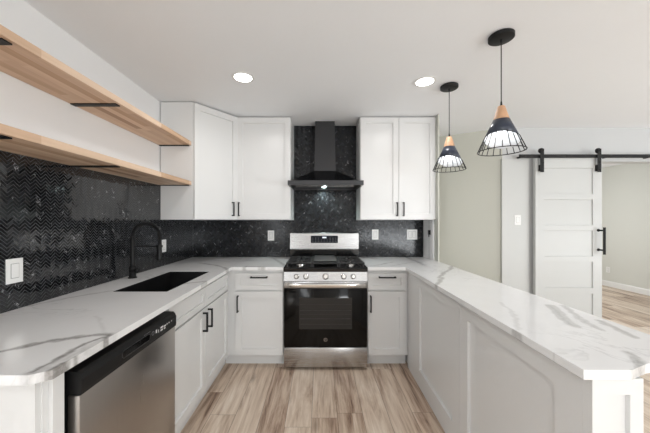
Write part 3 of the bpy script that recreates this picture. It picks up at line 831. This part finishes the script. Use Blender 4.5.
for hxp in (541, 598):
    X = (hxp-319)/86.6
    bm = BM(); box(bm, X-.022, X+.022, P(3.214), P(3.220), 1.915, 2.185, .002)
    for z in (1.945, 2.03): cyl(bm, (X, P(3.211), z), .008, .008, 'y', 6)
    cyl(bm, (X, P(3.232), 2.165), .030, .016, 'y', 28); cyl(bm, (X, P(3.212), 2.165), .010, .008, 'y', 6)
    box(bm, X-.018, X+.018, P(3.220), P(3.249), 1.93, 2.00)
    obj('roller_hanger', bm, 'black', t)
t = thing('door_track', 'black flat steel track carrying the white sliding door', 'door track', (3.4, ty, tz-.02))
bm = BM(); box(bm, (519-319)/86.6, 4.9, ty-.004, ty+.004, tz-.020, tz+.020); obj('rail', bm, 'black', t)
for x in (2.36, 2.86, 3.36, 3.86, 4.36, 4.82):
    bm = BM(); cyl(bm, (x, (ty+WY)/2+.002, tz), .011, WY-ty-.005, 'y', 14); cyl(bm, (x, ty-.0065, tz), .009, .005, 'y', 6)
    obj('standoff', bm, 'black', t)

# ================================================================== PENDANTS
def pendant(x, y, zw, label, k=1.0):
    """zw = height of the top of the wooden cap"""
    t = thing('pendant_lamp', label, 'pendant lamp', (x, y, CEIL-.0), 'wire cone pendants over the peninsula')
    bm = BM(); lathe(bm, [(.064*k, 0), (.068*k, -.003), (.068*k, -.022), (.062*k, -.026), (.008, -.027), (.006, -.045)], (x, y, CEIL-.001), 36); obj('canopy', bm, 'black', t, True)
    bm = BM(); cyl(bm, (x, y, (CEIL-.03+zw+.01)/2), .0028, CEIL-.03-zw, 'z', 8); cyl(bm, (x, y, zw+.012), .007, .03, 'z', 12, .004); obj('cord', bm, 'black', t, True)
    bm = BM(); lathe(bm, [(.016*k, 0), (.020*k, -.004), (.042*k, -.080*k), (.040*k, -.084*k)], (x, y, zw), 32); obj('wooden_cap', bm, 'lampwood', t, True)
    zt_ = zw-.082*k; zb_ = zw-.266*k; r0, r1 = .043*k, .123*k
    sl = (r1-r0)/(zt_-zb_)
    # cone cut on a slant: lower on the right and far side
    seg = 48; mid = zt_-.112*k; tilt = .34
    def cutz(a, cz=mid):
        z = cz
        for _ in range(30):
            r = r0+(zt_-z)*sl; z = cz-tilt*r*(math.cos(a)*.75+math.sin(a)*.66)
        return z
    for nm, off, mt in (('shade', 0, 'navy'), ('shade_lining', -.0022, 'lampwhite')):
        bm = BM(); top = []; bot = []; mids = []
        for i in range(seg):
            a = 2*PI*i/seg; z = cutz(a); r = r0+(zt_-z)*sl+off
            top.append(bm.verts.new((x+(r0+off)*math.cos(a), y+(r0+off)*math.sin(a), zt_)))
            bot.append(bm.verts.new((x+r*math.cos(a), y+r*math.sin(a), z)))
        for i in range(seg): bm.faces.new((top[i], top[(i+1) % seg], bot[(i+1) % seg], bot[i]))
        bm.faces.new(top)
        o_ = obj(nm, bm, mt, t, False)
        for f in o_.data.polygons: f.use_smooth = len(f.vertices) == 4
        so = o_.modifiers.new('s', 'SOLIDIFY'); so.thickness = .0012; so.offset = 0
        if nm == 'shade': sh = o_
    bm = BM(); wr = .0024*k
    for i in range(20):
        a = 2*PI*i/20+.1; z = cutz(a)+.008; r = r0+(zt_-z)*sl+.001
        tube(bm, [(x+r*math.cos(a), y+r*math.sin(a), z), (x+r1*math.cos(a), y+r1*math.sin(a), zb_)], wr, 6)
    tube(bm, [(x+r1*math.cos(2*PI*i/64), y+r1*math.sin(2*PI*i/64), zb_) for i in range(64)], wr*1.15, 6, True)
    obj('wire_cage', bm, 'black', t)
    bm = BM(); lathe(bm, [(.015, 0), (.015, -.03), (.012, -.032)], (x, y, zt_-.001), 20); so_ = obj('socket', bm, 'lampwhite', t, True)
    bm = BM(); lathe(bm, [(.004, -.002), (.012, -.006), (.016, -.02), (.026, -.04), (.0295, -.055), (.026, -.070), (.015, -.081), (.002, -.084)], (x, y, zt_-.031), 24); obj('bulb', bm, 'bulb', t, True)
    d = bpy.data.lights.new('pendant_glow', 'POINT'); d.energy = .4; d.color = (.93, .97, 1); d.shadow_soft_size = .03
    o = bpy.data.objects.new('pendant_glow', d); o.location = (x, y, zt_-.135); COL.objects.link(o)
pendant(1.077, P(1.655), 2.038, 'navy and wire cone pendant lamp nearer the camera, the larger-looking one')
pendant(1.058, P(2.275), 2.040, 'navy and wire cone pendant lamp nearer the wall cabinets, the smaller-looking one')

# ================================================================== RECESSED LIGHTS
def can(x, y, label, group=True, power=None):
    t = thing('recessed_light', label, 'ceiling light', (x, y, CEIL), 'recessed ceiling lights')
    bm = BM(); lathe(bm, [(.066, -.001), (.084, -.001), (.084, -.004), (.068, -.007), (.066, -.006)], (x, y, CEIL), 40, True); obj('trim_ring', bm, 'plate', t, True)
    bm = BM(); lathe(bm, [(.0655, -.0008), (.0655, -.0045), (.05, -.0055), (.002, -.0058)], (x, y, CEIL), 40); obj('lens', bm, 'lamp_disc', t, True)
    area('recessed_lamp', (x, y, CEIL-.012), (0, 0, 0), .13, .13, CAN_POWER if power is None else power, (1, .99, .98), 'DISK', 2.9)
can(-.58, P(2.14), 'round recessed ceiling light left of the hood chimney')
can(.833, P(2.205), 'round recessed ceiling light above the right wall cabinet, near the pendants')
for i, (x, y) in enumerate(((-.58, P(-.75)), (.83, P(-.75)), (2.9, P(1.2)), (4.6, P(1.2)), (2.9, -7.2), (4.6, -7.2), (.1, -7.0), (4.2, 1.7))):  # unseen recessed lights added to brighten the rooms
    can(x, y, ['recessed ceiling light behind the camera over the sink run', 'recessed ceiling light behind the camera over the peninsula', 'recessed ceiling light in the living area nearest the sliding door',
               'recessed ceiling light in the living area nearest the right wall', 'recessed ceiling light by the patio opening, left one', 'recessed ceiling light by the patio opening, right one',
               'recessed ceiling light at the rear of the kitchen', 'recessed ceiling light in the room beyond the sliding door'][i])
